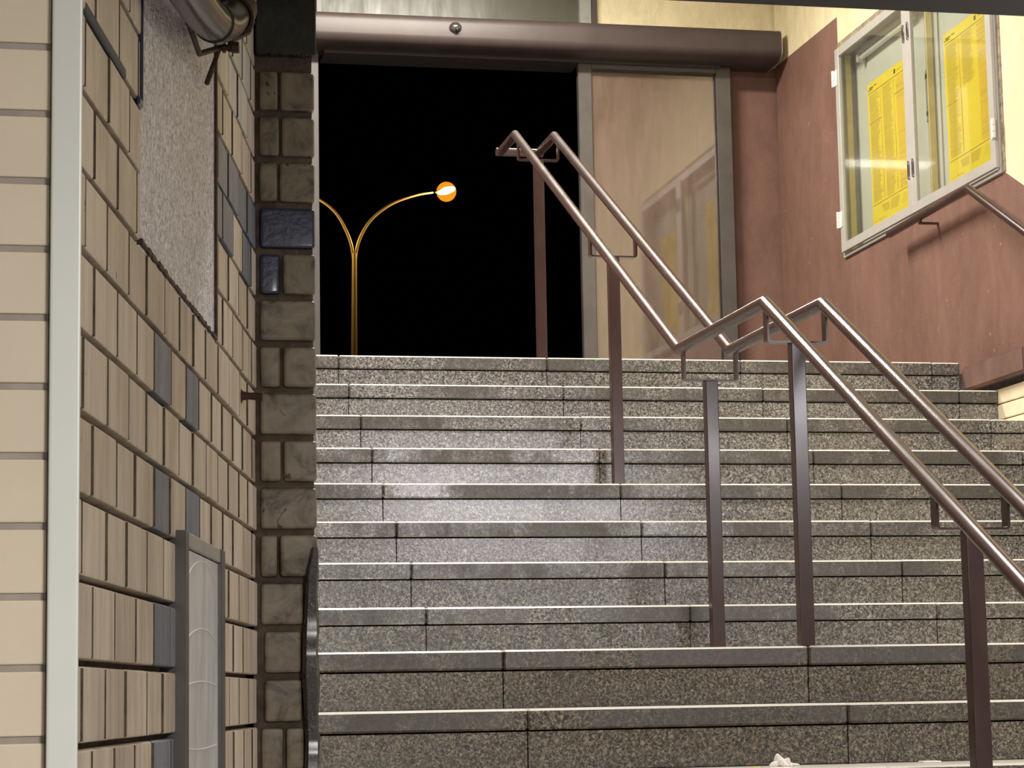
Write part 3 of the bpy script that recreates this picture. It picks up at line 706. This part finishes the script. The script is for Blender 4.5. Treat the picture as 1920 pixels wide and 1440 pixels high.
# ------------------------------------------------------------------ street lamp in the night
YS = 45.0
sp = thing('street_lamp', 'two-armed street lamp glowing orange in the night beyond the doorway', 'street lamp', (6.25, YS, TOP-0.06))
M_pole = simple('galvanised_pole', (0.42, 0.38, 0.33), 0.4, 0.5, 0.5, 0.1, 3)
b = bmesh.new(); sweep(b, [(6.255, YS, TOP-0.06), (6.262, YS, 6.6), (6.285, YS, 8.75)], 0.06, 16, rs=[0.075, 0.062, 0.050]); obj('pole', b, M_pole, sp, smooth=True)
def arm(sg, tip):
    c = [(6.285, 8.45), (6.285+sg*0.045, 8.85), (6.285+sg*0.18, 9.20), (6.285+sg*0.40, 9.50), (6.285+sg*0.78, 9.78), (6.285+sg*1.25, 9.96), (6.285+sg*1.60, 10.03)]
    if sg < 0: c = [(6.285, 8.45), (6.285-0.045, 8.85), (6.285-0.16, 9.20), (6.285-0.36, 9.55), (6.285-0.66, 9.80), (6.285-1.05, 9.97), (6.285-1.5, 10.06)]
    pts = smooth_path([Vector((x, YS, z)) for x, z in c], 6)
    n = len(pts); b = bmesh.new(); sweep(b, pts, 0.03, 12, rs=[0.038-0.018*i/(n-1) for i in range(n)]); return obj('arm', b, M_pole, sp, smooth=True), pts[-1]
em = MT('sodium_glow', 0.5, 0, (1, 0.8, 0.4)); em.b.inputs['Emission Color'].default_value = (1.0, 0.72, 0.30, 1); em.b.inputs['Emission Strength'].default_value = 14
em2 = MT('amber_halo', 0.4, 0, (1, 0.45, 0.05)); em2.b.inputs['Emission Color'].default_value = (1.0, 0.36, 0.015, 1); em2.b.inputs['Emission Strength'].default_value = 1.6; em2.b.inputs['Base Color'].default_value = (0, 0, 0, 1); em2.b.inputs['Specular IOR Level'].default_value = 0
M_halo = em2.m; _n = M_halo.node_tree.nodes; _tr = _n.new('ShaderNodeBsdfTransparent'); _mx = _n.new('ShaderNodeMixShader'); _mx.inputs[0].default_value = 0.35
M_halo.node_tree.links.new(_tr.outputs[0], _mx.inputs[1]); M_halo.node_tree.links.new(em2.b.outputs[0], _mx.inputs[2]); M_halo.node_tree.links.new(_mx.outputs[0], _n['Material Output'].inputs[0])
for sg in (1, -1):
    ao, e = arm(sg, None)
    b = bmesh.new(); bmesh.ops.create_uvsphere(b, u_segments=24, v_segments=12, radius=1)
    Mx = Matrix.Translation((e.x+sg*0.23, YS, e.z+0.055)) @ Matrix.Rotation(-sg*math.radians(16), 4, 'Y') @ Matrix.Diagonal((0.20, 0.10, 0.045, 1))
    bmesh.ops.transform(b, matrix=Mx, verts=b.verts[:])
    hd = obj('lamp_head', b, M_pole, sp, smooth=True)
    b = bmesh.new(); bmesh.ops.create_uvsphere(b, u_segments=24, v_segments=12, radius=1)
    Mx = Matrix.Translation((e.x+sg*0.27, YS-0.01, e.z+0.040)) @ Matrix.Rotation(-sg*math.radians(16), 4, 'Y') @ Matrix.Diagonal((0.19, 0.14, 0.07, 1))
    bmesh.ops.transform(b, matrix=Mx, verts=b.verts[:])
    obj('lamp_bowl', b, em.m, hd, smooth=True)
    b = bmesh.new(); bmesh.ops.create_uvsphere(b, u_segments=24, v_segments=14, radius=0.20); bmesh.ops.translate(b, vec=(e.x+sg*0.27, YS, e.z+0.02), verts=b.verts[:])
    obj('lamp_halo', b, M_halo, hd, smooth=True)  # glowing sphere stands in for the glare halo around the lamp
    l = bpy.data.lights.new('sodium_lamp', 'POINT'); l.energy = 320; l.color = (1, 0.55, 0.12); l.shadow_soft_size = 0.15
    lo = bpy.data.objects.new('sodium_lamp', l); C.objects.link(lo); lo.location = (e.x+sg*0.27, YS-0.25, e.z-0.25)
keep(sp)

# ------------------------------------------------------------------ litter on the lowest visible step
zt2 = nz(-2)
b = bmesh.new(); bmesh.ops.create_icosphere(b, subdivisions=4, radius=1)
rnd = random.Random(4)
ks = [(Vector((rnd.uniform(-1, 1), rnd.uniform(-1, 1), rnd.uniform(-1, 1))).normalized(), rnd.uniform(0.25, 0.6)) for _ in range(16)]
for v in b.verts:
    d = v.co.normalized(); r = 1.0
    for kd, ka in ks[:8]: r -= ka*0.42*max(0, 1-abs(d.dot(kd))*2.4)
    x, y, z = d*r
    h = max(0, z)**1.3*0.030*(1.0-0.35*x)
    if -0.55 < x < -0.1: h += 0.010*max(0, z)*(1-abs(x+0.33)*4)
    v.co = (x*0.044, y*0.026, h+ (0.0 if z > 0 else 0))
bmesh.ops.translate(b, vec=(1.887, 5.715, zt2+0.0005), verts=b.verts[:])
tag(obj('tissue', b, simple('tissue_white', (0.82, 0.79, 0.72), 0.8, 0, 0.2, 0.05, 60), smooth=False), 'crumpled white tissue lying on the lowest step in view', 'tissue')
b = B(2.255, 2.305, 5.70, 5.735, zt2+0.0005, zt2+0.004, bev=0.0005); tag(obj('paper_scrap', b, simple('scrap_white', (0.8, 0.78, 0.74), 0.7)), 'flat white paper scrap on the lowest step left of the nearest post', 'paper')
b = bmesh.new(); vs = [(0, 0), (0.010, 0.006), (0.022, 0.006), (0.030, 0), (0.022, -0.006), (0.010, -0.006)]
prism(b, [(1.757+x, 5.60+y) for x, y in vs], 'z', zt2+0.0005, zt2+0.0025); tag(obj('leaf', b, simple('yellow_leaf', (0.75, 0.62, 0.16), 0.6)), 'small yellow leaf on the lowest step left of the tissue', 'leaf')
